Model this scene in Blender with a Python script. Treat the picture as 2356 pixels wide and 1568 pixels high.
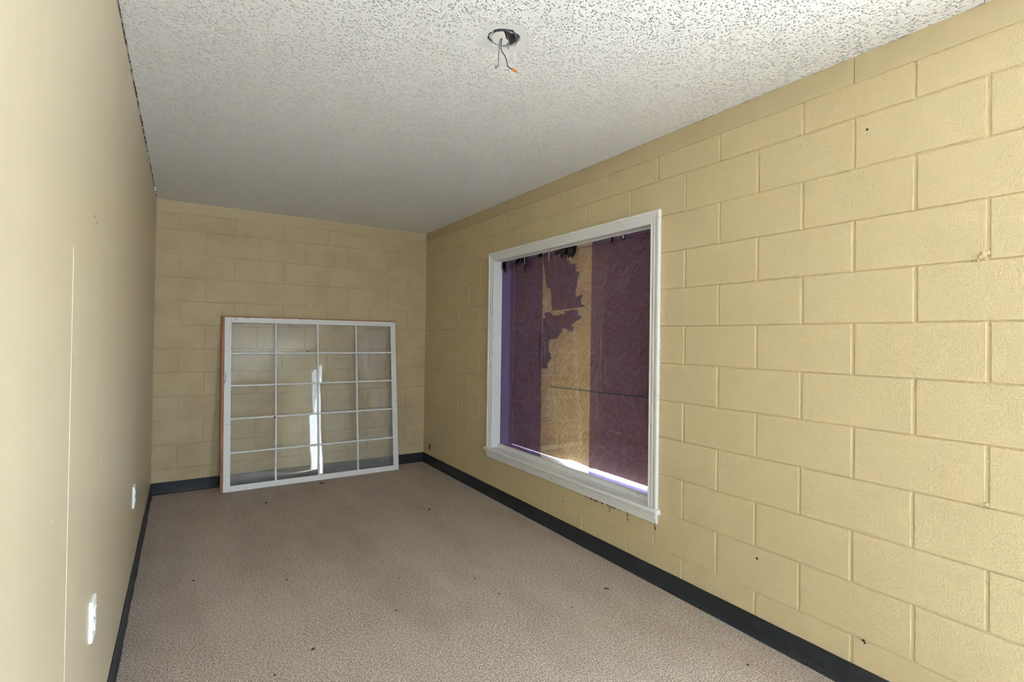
import bpy, bmesh, math, random
from mathutils import Vector, Matrix

for o in list(bpy.data.objects):
    bpy.data.objects.remove(o)
rnd = random.Random(7)
SC = bpy.context.scene
COL = SC.collection

# ---------------------------------------------------------------- camera
CAM = Vector((-2.2079, -5.2532, 1.3476))
yaw, pitch, roll = 0.5806, 0.0095, 0.0138
f_ = Vector((math.sin(yaw) * math.cos(pitch), math.cos(yaw) * math.cos(pitch), math.sin(pitch)))
r_ = Vector((math.cos(yaw), -math.sin(yaw), 0))
u_ = r_.cross(f_)
r2 = r_ * math.cos(roll) + u_ * math.sin(roll)
u2 = -r_ * math.sin(roll) + u_ * math.cos(roll)
cd = bpy.data.cameras.new('camera')
cam = bpy.data.objects.new('camera', cd)
COL.objects.link(cam)
M = Matrix.Identity(4)
for i, v in enumerate((r2, u2, -f_)):
    M[0][i], M[1][i], M[2][i] = v
M.translation = CAM
cam.matrix_world = M
cd.sensor_fit = 'HORIZONTAL'
cd.sensor_width = 36
cd.lens = 1178.05 / 2356 * 36
cd.shift_x = -17.88 / 2356
cd.shift_y = -16.04 / 2356
cd.clip_start = 0.02
SC.camera = cam

# ---------------------------------------------------------------- light
W = bpy.data.worlds.new('World')
SC.world = W
W.use_nodes = True
bg = W.node_tree.nodes['Background']
bg.inputs[0].default_value = (0.605, 0.79, 1.0, 1)
bg.inputs[1].default_value = 30.0
sun = bpy.data.lights.new('sun', 'SUN')
sun.energy = 330; sun.angle = .02; sun.color = (.88, .94, 1.0)
so = bpy.data.objects.new('sun', sun); COL.objects.link(so)
so.rotation_euler = Vector((-.24, -.30, -1.0)).to_track_quat('-Z', 'Y').to_euler()
SC.view_settings.view_transform = 'Standard'
SC.view_settings.look = 'None'
SC.view_settings.gamma = 1
SC.view_settings.exposure = -0.05
SC.view_settings.use_curve_mapping = False
SC.cycles.max_bounces = 10
SC.cycles.diffuse_bounces = 6
SC.cycles.transparent_max_bounces = 16
SC.cycles.sample_clamp_indirect = 12
SC.cycles.use_denoising = True

RW, RL, RH = 2.4173, 10.5, 2.482          # room width, length (stretched for the added end opening), height
DOOR = (5.12, 6.15, 0.0, 2.04)           # doorway in the right wall, behind the camera
END_FILL = (-1.98, -1.26, 0.0, 2.40)        # unseen end-wall opening, added to send light deeper into the room
SIDE_FILL = (7.1, 7.9, 0.30, 2.30)            # unseen left-wall opening, added for fill light
WIN = (1.475, 3.238, 0.405, 2.012)       # the boarded window

def portal(name, loc, size, target):
    l = bpy.data.lights.new(name, 'AREA')
    l.shape = 'RECTANGLE'
    l.size, l.size_y = size
    l.energy = 10
    l.cycles.is_portal = True
    o = bpy.data.objects.new(name, l)
    COL.objects.link(o)
    o.location = loc
    o.rotation_euler = (Vector(target)).to_track_quat('-Z', 'Y').to_euler()
portal('doorway_daylight', (0.21, -(DOOR[0] + DOOR[1]) / 2, 1.02), (DOOR[1] - DOOR[0], 2.04), (-1, 0, 0))
portal('end_fill_portal', ((END_FILL[0] + END_FILL[1]) / 2, -RL - 0.16, 1.17), (END_FILL[1] - END_FILL[0], END_FILL[3]), (0, 1, 0))  # portal of the added end-wall opening
portal('side_fill_portal', (-RW - 0.13, -(SIDE_FILL[0] + SIDE_FILL[1]) / 2, (SIDE_FILL[2] + SIDE_FILL[3]) / 2), (SIDE_FILL[1] - SIDE_FILL[0], SIDE_FILL[3] - SIDE_FILL[2]), (1, 0, 0))  # portal of the added left-wall opening

# ---------------------------------------------------------------- mesh helpers
class MB:
    def __init__(s):
        s.v, s.f, s.m, s.s = [], [], [], []
    def face(s, pts, mi=0, smooth=False):
        b = len(s.v)
        s.v += [tuple(p) for p in pts]
        s.f.append(tuple(range(b, b + len(pts))))
        s.m.append(mi); s.s.append(smooth)
    def box(s, a, b, mi=0, mat=None):
        x0, y0, z0 = a; x1, y1, z1 = b
        c = [(x0,y0,z0),(x1,y0,z0),(x1,y1,z0),(x0,y1,z0),(x0,y0,z1),(x1,y0,z1),(x1,y1,z1),(x0,y1,z1)]
        if mat: c = [mat @ Vector(p) for p in c]
        for q in ((0,3,2,1),(4,5,6,7),(0,1,5,4),(1,2,6,5),(2,3,7,6),(3,0,4,7)):
            s.face([c[i] for i in q], mi)
    def loft(s, rings, mi=0, closed=True, caps=True, smooth=False):
        b = len(s.v)
        n = len(rings[0])
        for r in rings: s.v += [tuple(p) for p in r]
        for i in range(len(rings) - 1):
            for j in range(n if closed else n - 1):
                k = (j + 1) % n
                s.f.append((b + i*n + j, b + i*n + k, b + (i+1)*n + k, b + (i+1)*n + j))
                s.m.append(mi); s.s.append(smooth)
        if caps:
            s.f.append(tuple(b + j for j in reversed(range(n)))); s.m.append(mi); s.s.append(False)
            s.f.append(tuple(b + (len(rings)-1)*n + j for j in range(n))); s.m.append(mi); s.s.append(False)
    def tube(s, pts, r, n=8, mi=0, taper=None):
        P = [Vector(p) for p in pts]
        rings = []
        ref = Vector((0.3, 0.2, 1)).normalized()
        for i, p in enumerate(P):
            t = (P[min(i+1, len(P)-1)] - P[max(i-1, 0)]).normalized()
            a = t.cross(ref)
            if a.length < .05: a = t.cross(Vector((1, 0, 0)))
            a.normalize(); b2 = t.cross(a)
            rr = r if taper is None else r * taper[i]
            rings.append([p + (a * math.cos(k*2*math.pi/n) + b2 * math.sin(k*2*math.pi/n)) * rr for k in range(n)])
        s.loft(rings, mi, smooth=True)
    def build(s, name, mats, parent=None, kind=None, label=None, cat=None, group=None, recalc=True, bevel=0):
        me = bpy.data.meshes.new(name)
        me.from_pydata(s.v, [], s.f)
        if not isinstance(mats, (list, tuple)): mats = [mats]
        for m in mats: me.materials.append(m)
        for p, mi, sm in zip(me.polygons, s.m, s.s):
            p.material_index = mi; p.use_smooth = sm
        if recalc:
            bm = bmesh.new(); bm.from_mesh(me)
            bmesh.ops.remove_doubles(bm, verts=bm.verts, dist=1e-5)
            bmesh.ops.recalc_face_normals(bm, faces=bm.faces)
            bm.to_mesh(me); bm.free()
        me.update()
        o = bpy.data.objects.new(name, me)
        COL.objects.link(o)
        if parent: o.parent = parent
        if bevel:
            b = o.modifiers.new('bevel', 'BEVEL'); b.width = bevel; b.segments = 2; b.limit_method = 'ANGLE'
        tag(o, label, cat, group, kind)
        return o

def tag(o, label=None, cat=None, group=None, kind=None):
    if label: o['label'] = label
    if cat: o['category'] = cat
    if group: o['group'] = group
    if kind: o['kind'] = kind
    return o

def empty(name, loc=(0, 0, 0), rot=(0, 0, 0), **k):
    o = bpy.data.objects.new(name, None)
    COL.objects.link(o)
    o.location = loc; o.rotation_euler = rot
    o.empty_display_size = .1
    return tag(o, **k)

def smooth_pts(pts, n=5):
    P = [Vector(p) for p in pts]
    out = []
    for i in range(len(P) - 1):
        a = P[max(i-1, 0)]; b = P[i]; c = P[i+1]; d = P[min(i+2, len(P)-1)]
        for k in range(n):
            t = k / n
            out.append(.5*((2*b) + (c-a)*t + (2*a-5*b+4*c-d)*t*t + (-a+3*b-3*c+d)*t*t*t))
    out.append(P[-1])
    return out

# ---------------------------------------------------------------- materials
class Mat:
    def __init__(s, name):
        s.m = bpy.data.materials.new(name)
        s.m.use_nodes = True
        s.t = s.m.node_tree
        s.p = s.t.nodes['Principled BSDF']
        s.out = s.t.nodes['Material Output']
        s.co = None
    def n(s, typ, **k):
        nd = s.t.nodes.new(typ)
        for a, b in k.items():
            if a.startswith('i_'):
                key = a[2:]
                key = int(key) if key.isdigit() else key.replace('_', ' ')
                nd.inputs[key].default_value = b
            else: setattr(nd, a, b)
        return nd
    def l(s, a, b): s.t.links.new(a, b)
    def coord(s, scale=(1, 1, 1), rot=(0, 0, 0)):
        if s.co is None: s.co = s.n('ShaderNodeTexCoord').outputs['Object']
        mp = s.n('ShaderNodeMapping')
        mp.inputs['Scale'].default_value = scale
        mp.inputs['Rotation'].default_value = rot
        s.l(s.co, mp.inputs[0])
        return mp.outputs[0]
    def noise(s, scale, detail=2, rough=.5, vec=None, out='Fac'):
        nd = s.n('ShaderNodeTexNoise')
        nd.inputs['Scale'].default_value = scale
        nd.inputs['Detail'].default_value = detail
        nd.inputs['Roughness'].default_value = rough
        s.l(vec if vec else s.coord(), nd.inputs['Vector'])
        return nd.outputs[out]
    def vor(s, scale, vec=None, out='Distance', feature='F1', rand=1):
        nd = s.n('ShaderNodeTexVoronoi', feature=feature)
        nd.inputs['Scale'].default_value = scale
        nd.inputs['Randomness'].default_value = rand
        s.l(vec if vec else s.coord(), nd.inputs['Vector'])
        return nd.outputs[out]
    def ramp(s, fac, stops):
        nd = s.n('ShaderNodeValToRGB')
        e = nd.color_ramp.elements
        while len(e) < len(stops): e.new(.5)
        for el, (p, c) in zip(e, stops):
            el.position = p
            el.color = (c, c, c, 1) if isinstance(c, (int, float)) else (*c, 1)
        s.l(fac, nd.inputs[0])
        return nd.outputs[0]
    def math(s, op, a, b=None, clamp=False):
        nd = s.n('ShaderNodeMath', operation=op, use_clamp=clamp)
        for i, v in enumerate((a, b)):
            if v is None: continue
            if isinstance(v, (int, float)): nd.inputs[i].default_value = v
            else: s.l(v, nd.inputs[i])
        return nd.outputs[0]
    def mix(s, fac, a, b):
        nd = s.n('ShaderNodeMix', data_type='RGBA')
        for i, v in ((0, fac), (6, a), (7, b)):
            if isinstance(v, (int, float)): nd.inputs[i].default_value = v
            elif isinstance(v, tuple): nd.inputs[i].default_value = (*v, 1)
            else: s.l(v, nd.inputs[i])
        return nd.outputs[2]
    def bump(s, h, dist, strength=1, prev=None):
        nd = s.n('ShaderNodeBump')
        nd.inputs['Distance'].default_value = dist
        nd.inputs['Strength'].default_value = strength
        s.l(h, nd.inputs['Height'])
        if prev: s.l(prev, nd.inputs['Normal'])
        return nd.outputs[0]
    def set(s, color=None, rough=None, normal=None, spec=None, metal=None):
        for key, v in (('Base Color', color), ('Roughness', rough), ('Normal', normal), ('Specular IOR Level', spec), ('Metallic', metal)):
            if v is None: continue
            if isinstance(v, (int, float)): s.p.inputs[key].default_value = v
            elif isinstance(v, tuple): s.p.inputs[key].default_value = (*v, 1)
            else: s.l(v, s.p.inputs[key])
        return s.m

def plain(name, color, rough=.5, metal=0, spec=.5):
    return Mat(name).set(color=color, rough=rough, metal=metal, spec=spec)

TAN = (0.625, 0.512, 0.300)
def block_paint(name, col, dirt, pores=.5):
    m = Mat(name)
    n1 = m.noise(120, 4, .65)
    n2 = m.noise(420, 2, .5)
    # pin holes showing bare block, their occlusion shade painted in too, thicker in some places
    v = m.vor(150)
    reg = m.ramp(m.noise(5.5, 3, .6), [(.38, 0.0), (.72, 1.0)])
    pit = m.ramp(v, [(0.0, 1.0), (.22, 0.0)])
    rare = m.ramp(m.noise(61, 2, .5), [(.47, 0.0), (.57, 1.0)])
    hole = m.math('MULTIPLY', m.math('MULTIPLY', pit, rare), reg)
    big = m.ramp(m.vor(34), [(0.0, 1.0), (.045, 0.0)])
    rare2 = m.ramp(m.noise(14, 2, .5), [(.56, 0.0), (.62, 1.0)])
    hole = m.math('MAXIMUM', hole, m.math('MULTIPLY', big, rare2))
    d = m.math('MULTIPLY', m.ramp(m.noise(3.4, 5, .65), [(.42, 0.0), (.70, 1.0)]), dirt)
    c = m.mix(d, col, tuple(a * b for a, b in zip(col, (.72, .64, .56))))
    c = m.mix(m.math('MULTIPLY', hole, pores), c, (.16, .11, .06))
    h = m.math('ADD', n1, m.math('MULTIPLY', n2, .35))
    b = m.bump(h, .0048, 1.0)
    b = m.bump(m.math('SUBTRACT', 1.0, hole), .002, .8, b)
    return m.set(color=c, rough=.48, normal=b, spec=.35)
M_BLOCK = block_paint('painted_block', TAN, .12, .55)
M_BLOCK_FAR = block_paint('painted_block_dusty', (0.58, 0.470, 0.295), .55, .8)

def smooth_paint(name, col, rough, bumpd=.0006):
    m = Mat(name)
    streak = m.noise(1, 3, .6, m.coord((9, 9, .7)))
    c = m.mix(m.ramp(streak, [(.35, 0.0), (.75, .22)]), col, tuple(min(1, a * 1.18) for a in col))
    b = m.bump(m.noise(60, 3, .5), bumpd, .5)
    b = m.bump(m.noise(2.2, 2, .5), .004, .5, b)
    return m.set(color=c, rough=rough, normal=b, spec=.4)
M_BOARD = smooth_paint('painted_drywall', (0.49, 0.41, 0.275), .34)
M_BAND = smooth_paint('painted_band', (0.49, 0.400, 0.240), .5)

def ceiling_mat():
    m = Mat('popcorn_ceiling')
    bx, by = -1.215, -3.60
    sep = m.n('ShaderNodeSeparateXYZ'); m.l(m.coord(), sep.inputs[0])
    dx = m.math('SUBTRACT', sep.outputs[0], bx); dy = m.math('SUBTRACT', sep.outputs[1], by)
    r = m.math('SQRT', m.math('ADD', m.math('MULTIPLY', dx, dx), m.math('MULTIPLY', dy, dy)))
    r = m.math('ADD', r, m.math('MULTIPLY', m.math('SUBTRACT', m.noise(9, 3, .6), .5), .16))
    mask = m.ramp(r, [(.085, 0.0), (.125, 1.0)])
    v = m.ramp(m.vor(88), [(.08, 1.0), (.20, .85), (.42, 0.0)])
    v = m.math('MULTIPLY', v, m.ramp(m.noise(40, 2, .6), [(.36, 0.15), (.55, 1.0)]))
    n = m.noise(120, 3, .6)
    h = m.math('ADD', v, m.math('MULTIPLY', n, .35))
    hm = m.math('MULTIPLY', h, mask)
    hs = m.math('MULTIPLY', m.noise(22, 3, .7), .7)
    b = m.bump(hm, .009, 1.0)
    b = m.bump(hs, .002, .5, b)
    c = m.mix(m.ramp(m.noise(1.1, 3, .6), [(.45, 0.0), (.8, .35)]), (.91, .92, .935), (.86, .87, .89))
    c = m.mix(mask, (.74, .745, .75), c)
    return m.set(color=c, rough=.9, normal=b, spec=.2)
M_CEIL = ceiling_mat()

def carpet_mat():
    m = Mat('loop_carpet')
    n1 = m.noise(160, 2, .6)
    n2 = m.noise(75, 3, .6)
    c = m.ramp(n1, [(.38, (.14, .10, .075)), (.50, (.43, .35, .295)), (.61, (.88, .79, .71))])
    c2 = m.ramp(n2, [(.35, (.24, .185, .15)), (.65, (.62, .53, .46))])
    c = m.mix(.4, c, c2)
    wear = m.ramp(m.noise(1.3, 4, .6), [(.36, 0.0), (.75, .28)])
    c = m.mix(wear, c, (.60, .515, .45))
    soil = m.ramp(m.noise(1.0, 4, .65, m.coord((2.6, .9, 1), (0, 0, .25))), [(.44, 0.0), (.72, .36)])
    c = m.mix(soil, c, (.24, .175, .135))
    b = m.bump(m.math('ADD', n1, n2), .006, .9)
    return m.set(color=c, rough=.95, normal=b, spec=.1)
M_CARPET = carpet_mat()

def rubber_mat():
    m = Mat('black_rubber_base')
    c = m.mix(m.ramp(m.noise(26, 4, .6), [(.5, 0.0), (.75, .35)]), (.014, .016, .020), (.050, .055, .064))
    sp = m.math('MULTIPLY', m.ramp(m.vor(55), [(.0, 1.0), (.05, 0.0)]), m.ramp(m.noise(9, 2), [(.55, 0.0), (.6, 1.0)]))
    c = m.mix(sp, c, (.5, .5, .5))
    return m.set(color=c, rough=.5, normal=m.bump(m.noise(12, 2), .002, .4), spec=.3)
M_RUBBER = rubber_mat()

def white_paint(name, col=(.80, .80, .79), rough=.38, chips=.0):
    m = Mat(name)
    d = m.ramp(m.noise(7, 4, .65), [(.52, 0.0), (.8, .25)])
    c = m.mix(d, col, tuple(a * .82 for a in col))
    if chips:
        ch = m.math('MULTIPLY', m.ramp(m.noise(38, 4, .7), [(.63, 0.0), (.655, 1.0)]), m.ramp(m.noise(5, 2), [(.48, 0.0), (.55, chips)]))
        c = m.mix(ch, c, (.10, .075, .055))
    return m.set(color=c, rough=rough, normal=m.bump(m.noise(45, 3, .6), .0006, .5), spec=.45)
M_WHITE = white_paint('white_trim_paint', chips=.5)
M_SASH = white_paint('old_white_sash_paint', (.83, .83, .82), .42, chips=1.0)
M_CAULK = plain('white_caulk', (.85, .85, .85), .6)

def wood_mat():
    m = Mat('reddish_wood')
    g = m.noise(1, 4, .6, m.coord((60, 60, 4)))
    c = m.ramp(g, [(.3, (.20, .065, .028)), (.6, (.42, .17, .08)), (.8, (.50, .27, .14))])
    return m.set(color=c, rough=.6, normal=m.bump(g, .001, .5))
M_WOOD = wood_mat()

def osb_mat(name, ang, tint=1.0):
    m = Mat(name)
    cols = []
    base = None
    for i, (a, sc) in enumerate(((0.0, 1.0), (.35, 1.15), (-.42, .9), (.85, 1.0))):
        # flakes: cells stretched along one direction
        v1 = m.coord((1, 1, 1), (ang + a, 0, 0))
        mp = m.n('ShaderNodeMapping'); mp.inputs['Scale'].default_value = (1, 19 * sc, 125 * sc); mp.inputs['Location'].default_value = (0, i * 3.7, i * 9.1)
        m.l(v1, mp.inputs[0]); vec = mp.outputs[0]
        nd = m.n('ShaderNodeTexVoronoi', feature='F1')
        nd.inputs['Scale'].default_value = 1.0
        m.l(vec, nd.inputs['Vector'])
        sh = m.n('ShaderNodeSeparateColor'); m.l(nd.outputs['Color'], sh.inputs[0])
        col = m.ramp(sh.outputs[0], [(0.0, (.66, .40, .18)), (.35, (.86, .57, .29)), (.7, (.94, .68, .38)), (1.0, (.97, .80, .52))])
        cols.append((col, sh.outputs[1]))
    c = cols[0][0]; hh = cols[0][1]
    for i in (1, 2, 3):
        msk = m.ramp(cols[i][1], [(.52, 0.0), (.56, 1.0)])
        c = m.mix(msk, c, cols[i][0])
        hh = m.math('MAXIMUM', hh, cols[i][1])
    big = m.ramp(m.noise(5, 4, .6), [(.40, 0.0), (.75, .45)])
    c = m.mix(big, c, tuple(a * tint for a in (.70, .43, .21)))
    knot = m.math('MULTIPLY', m.ramp(m.noise(24, 3, .6), [(.68, 0.0), (.73, 1.0)]), .8)
    c = m.mix(knot, c, (.10, .055, .03))
    return m.set(color=c, rough=.7, normal=m.bump(hh, .0015, .6), spec=.3)
M_OSB_H = osb_mat('strand_board_lengthwise', 0.0)
M_OSB_V = osb_mat('strand_board_upright', math.pi / 2, 1.25)
M_OSB_L = osb_mat('strand_board_low', 0.15, .75)
M_GREEN = plain('green_edge_seal', (.03, .20, .15), .5)

def glass_mat(name, tint, dust, rough=.0, ior=1.5, streaks=True, faces=1.7):
    """Thin pane: what passes is tinted, the rest is mirrored by Fresnel, dust on it scatters."""
    m = Mat(name)
    m.t.nodes.remove(m.p)
    tr = m.n('ShaderNodeBsdfTransparent'); tr.inputs[0].default_value = (*tint, 1)
    gl = m.n('ShaderNodeBsdfGlossy'); gl.inputs['Roughness'].default_value = rough
    gl.inputs[0].default_value = (1, 1, 1, 1)
    fr = m.n('ShaderNodeFresnel')
    ge = m.n('ShaderNodeNewGeometry')      # same mirror strength from both sides of the thin sheet
    m.l(m.math('ADD', m.math('MULTIPLY', ge.outputs['Backfacing'], 1 / ior - ior), ior), fr.inputs[0])
    mx = m.n('ShaderNodeMixShader')
    m.l(m.math('MULTIPLY', fr.outputs[0], faces, True), mx.inputs[0])
    m.l(tr.outputs[0], mx.inputs[1]); m.l(gl.outputs[0], mx.inputs[2])
    df = m.n('ShaderNodeBsdfDiffuse'); df.inputs[0].default_value = (.78, .77, .75, 1)
    mx2 = m.n('ShaderNodeMixShader')
    f = m.math('MULTIPLY', m.ramp(m.noise(5, 4, .65), [(.3, .4), (.75, 1.0)]), dust)
    if streaks:
        s2 = m.math('MULTIPLY', m.ramp(m.vor(30), [(0.0, 1.0), (.04, 0.0)]), m.ramp(m.noise(7, 2), [(.54, 0.0), (.6, .8)]))
        f = m.math('MAXIMUM', f, s2)
    m.l(f, mx2.inputs[0])
    m.l(mx.outputs[0], mx2.inputs[1]); m.l(df.outputs[0], mx2.inputs[2])
    m.l(mx2.outputs[0], m.out.inputs[0])
    return m.m
M_PANE = glass_mat('dusty_old_pane', (.93, .95, .93), .23)
M_WPANE = glass_mat('clear_window_pane', (.975, .985, .98), .025, streaks=False, faces=1.6)
M_FILM = glass_mat('violet_tint_film', (.46, .385, .68), .03, rough=.02, faces=.3)
M_WRINKLE = glass_mat('creased_violet_film', (.46, .385, .74), .30, rough=.1, faces=1.5, streaks=False)
M_TEAR = plain('black_film_scrap', (.012, .012, .015), .22)
M_SCRAP = plain('pale_tape_scrap', (.50, .50, .46), .5)
M_PUTTY = plain('old_grey_putty', (.16, .15, .13), .9)
M_DARK = plain('cavity_shade', (.02, .018, .016), .9)
M_SPECK = plain('dark_mark', (.02, .016, .012), .8)
M_PALE = plain('pale_paint_chip', (.78, .70, .50), .6)
M_PLASTIC = plain('ivory_plastic', (.86, .86, .84), .3)
M_STEEL = plain('galvanised_steel', (.42, .42, .43), .38, metal=.9)
M_BLACKWIRE = plain('black_wire_sheath', (.015, .015, .015), .4)
M_WHITEWIRE = plain('cream_wire_sheath', (.55, .54, .47), .5)
M_ORANGE = plain('orange_nut', (.60, .19, .035), .45)
M_GREY = plain('grey_nut', (.20, .20, .21), .5)
M_CONC = Mat('sidewalk_concrete'); M_CONC = M_CONC.set(color=M_CONC.ramp(M_CONC.noise(6, 5, .6), [(.3, (.42, .41, .39)), (.7, (.55, .54, .51))]), rough=.9)
M_OUT = plain('end_wall_paint', (0.55, 0.455, 0.28), .5)

# ---------------------------------------------------------------- block walls
def block_wall(rows, joints_of_row, smax, holes, P, mb, zlo=0.0):
    """rows: descending joint heights; P(s, z, d) -> world point d metres behind the face."""
    def rects(r):
        out = [r]
        for h in holes:
            nxt = []
            for (a, b, c, d, e) in out:
                if b <= h[0] or a >= h[1] or d <= h[2] or c >= h[3]:
                    nxt.append((a, b, c, d, e)); continue
                if a < h[0]: nxt.append((a, h[0], c, d, (e[0], 0, e[2], e[3]))); 
                if b > h[1]: nxt.append((h[1], b, c, d, (0, e[1], e[2], e[3])))
                a2, b2 = max(a, h[0]), min(b, h[1])
                if d > h[3]: nxt.append((a2, b2, h[3], d, (0, 0, 0, e[3])))
                if c < h[2]: nxt.append((a2, b2, c, h[2], (0, 0, e[2], 0)))
            out = nxt
        return out
    D = .0050
    for k in range(len(rows) - 1):
        zt, zb = rows[k], rows[k + 1]
        js = joints_of_row(k)
        js = [0.0] + [j for j in js if 0.03 < j < smax - .03] + [smax]
        for a, b in zip(js[:-1], js[1:]):
            first, last = a == 0.0, b == smax
            for (s0, s1, z0, z1, e) in rects((a, b, zb, zt, (0 if first else 1, 0 if last else 1, 1 if k < len(rows)-2 else 0, 1 if k > 0 else 0))):
                wl = rnd.uniform(.0095, .0135); wr = rnd.uniform(.0038, .0050)
                wb, wt = rnd.uniform(.0035, .0060), rnd.uniform(.0030, .0045)
                levels = ((0, D), (.5, D * .82), (.85, D * .22), (1, 0))
                prev = None
                for t, d in levels:
                    q = (s0 + wl * t * e[0], s1 - wr * t * e[1], z0 + wb * t * e[2], z1 - wt * t * e[3])
                    # corners, depth kept at the face where an edge has no joint
                    def dep(es, ez): return d if (es or ez) else 0
                    ring = [P(q[0], q[2], d), P(q[1], q[2], d), P(q[1], q[3], d), P(q[0], q[3], d)]
                    if prev:
                        for i in range(4):
                            j = (i + 1) % 4
                            mb.face([prev[i], prev[j], ring[j], ring[i]], 0)
                    prev = ring
                mb.face(prev, 0)

rowsz = [2.442 - .2032 * k for k in range(0, 13)]
rowsz[0] = 2.482
rowsz[-1] = -0.02
RJ = [.202,.414,.614,.822,1.023,1.235,1.436,1.651,1.852,2.058,2.255,2.465,2.661,2.874,3.067,3.275,3.467,3.673,3.875,4.079,4.282,4.484,4.688]
while RJ[-1] < RL: RJ.append(RJ[-1] + .2032)
FJ = [.208,.423,.618,.831,1.03,1.237,1.431,1.645,1.835,2.054,2.243]

mb = MB()
block_wall(rowsz, lambda k: [j + rnd.uniform(-.002, .002) for i, j in enumerate(RJ) if i % 2 == (1 - k % 2)],
           RL, [WIN, DOOR], lambda s, z, d: (d, -s, z), mb)
# reveals of the openings and the outer skin
T = .20
def reveal(mb, s0, s1, z0, z1, x0, x1):
    for a, b in (((s0, z0), (s1, z0)), ((s1, z0), (s1, z1)), ((s1, z1), (s0, z1)), ((s0, z1), (s0, z0))):
        mb.face([(x0, -a[0], a[1]), (x0, -b[0], b[1]), (x1, -b[0], b[1]), (x1, -a[0], a[1])])
reveal(mb, *WIN, 0, T)
reveal(mb, DOOR[0], DOOR[1], 0, DOOR[3], 0, T)
ss = [-.2, WIN[0], WIN[1], DOOR[0], DOOR[1], RL + .2]
for i, (a, b) in enumerate(zip(ss[:-1], ss[1:])):
    if i == 1: zz = [(-.02, WIN[2]), (WIN[3], 2.6)]
    elif i == 3: zz = [(DOOR[3], 2.6)]
    else: zz = [(-.02, 2.6)]
    for c, d in zz: mb.face([(T, -a, c), (T, -b, c), (T, -b, d), (T, -a, d)])
# hardened paint and mortar blobs, mildew drips below the sill
def blob(mb, c, r, mi, sq=(1, 1, 1), n=6):
    rings = []
    for i in range(1, 5):
        ph = math.pi * i / 5
        rings.append([Vector((c[0] + r*sq[0]*math.cos(ph)*rnd.uniform(.8, 1.2), c[1] + r*sq[1]*math.sin(ph)*math.cos(k*2*math.pi/n)*rnd.uniform(.75, 1.25),
                              c[2] + r*sq[2]*math.sin(ph)*math.sin(k*2*math.pi/n)*rnd.uniform(.75, 1.25))) for k in range(n)])
    mb.loft(rings, mi, smooth=True)
for s, z, r in ((4.680, 1.648, .012), (4.672, 1.640, .009), (4.690, 1.652, .008), (4.665, 1.632, .006), (4.655, 1.630, .004), (3.80, .395, .007),
                (2.27, 0.33, .004), (4.69, .826, .008), (4.70, .822, .006)):
    blob(mb, (.0, -s, z), r, 0, (.5, 1, 1))
for i in range(26):
    s = 2.62 + i * .0155 + rnd.uniform(-.006, .006)
    L = rnd.uniform(.002, .011)
    blob(mb, (-.0005, -s, .333 - L * .4), L, 1, (.15, .6, 1))
for s, n in ((2.925, 6), (3.075, 6), (3.285, 5)):
    for i in range(n): blob(mb, (-.0005, -(s + rnd.uniform(-.004, .004)), .333 - i * .0085), rnd.uniform(.003, .0065), 1, (.12, .8, 1))
for s, z in ((1.13, 2.405), (1.15, 2.404), (1.17, 2.402), (1.185, 2.403), (1.62, .355), (.33, 1.3), (2.46, .262), (2.462, .235), (3.89, .36), (4.33, 2.18), (3.10, 2.445), (3.1, 2.452), (4.33, .205), (4.335, .198), (1.26, 2.215)):
    blob(mb, (-.0003, -s, z), rnd.uniform(.003, .006), 1, (.1, 1, 1))
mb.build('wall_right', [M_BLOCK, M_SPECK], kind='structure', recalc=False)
def fixn(o):
    me = o.data; bm = bmesh.new(); bm.from_mesh(me)
    bmesh.ops.remove_doubles(bm, verts=bm.verts, dist=1e-5)
    bmesh.ops.recalc_face_normals(bm, faces=bm.faces); bm.to_mesh(me); bm.free()

mb = MB()
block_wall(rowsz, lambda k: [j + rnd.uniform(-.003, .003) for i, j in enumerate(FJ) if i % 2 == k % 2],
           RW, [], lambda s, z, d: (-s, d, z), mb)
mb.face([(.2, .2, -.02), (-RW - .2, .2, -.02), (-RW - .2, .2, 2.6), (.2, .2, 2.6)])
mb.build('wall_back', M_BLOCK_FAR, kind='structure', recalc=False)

# left wall: drywall with a proud seam, screw holes and chips
mb = MB()
X = -RW
for xx, ya in ((X, 0), (X - .12, .2)):
    a, b, c, d = SIDE_FILL
    for y0, y1, z0, z1 in ((ya, -a, -.02, 2.6), (-a, -b, -.02, c), (-a, -b, d, 2.6), (-b, -RL - .15, -.02, 2.6)):
        mb.face([(xx, y0, z0), (xx, y1, z0), (xx, y1, z1), (xx, y0, z1)])
for p, q in (((a, c), (b, c)), ((b, c), (b, d)), ((b, d), (a, d)), ((a, d), (a, c))):
    mb.face([(X, -p[0], p[1]), (X, -q[0], q[1]), (X - .12, -q[0], q[1]), (X - .12, -p[0], p[1])])
mb.loft([[(X - .001, -3.744, z), (X + .0006, -3.7475 + rnd.uniform(-.0006, .0006), z), (X - .001, -3.752, z)] for z in [0.1 + .12 * i for i in range(13)]], 2, caps=False)
def lw(x, y):   # a mark on the left wall given by distance and height
    return x, y
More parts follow.
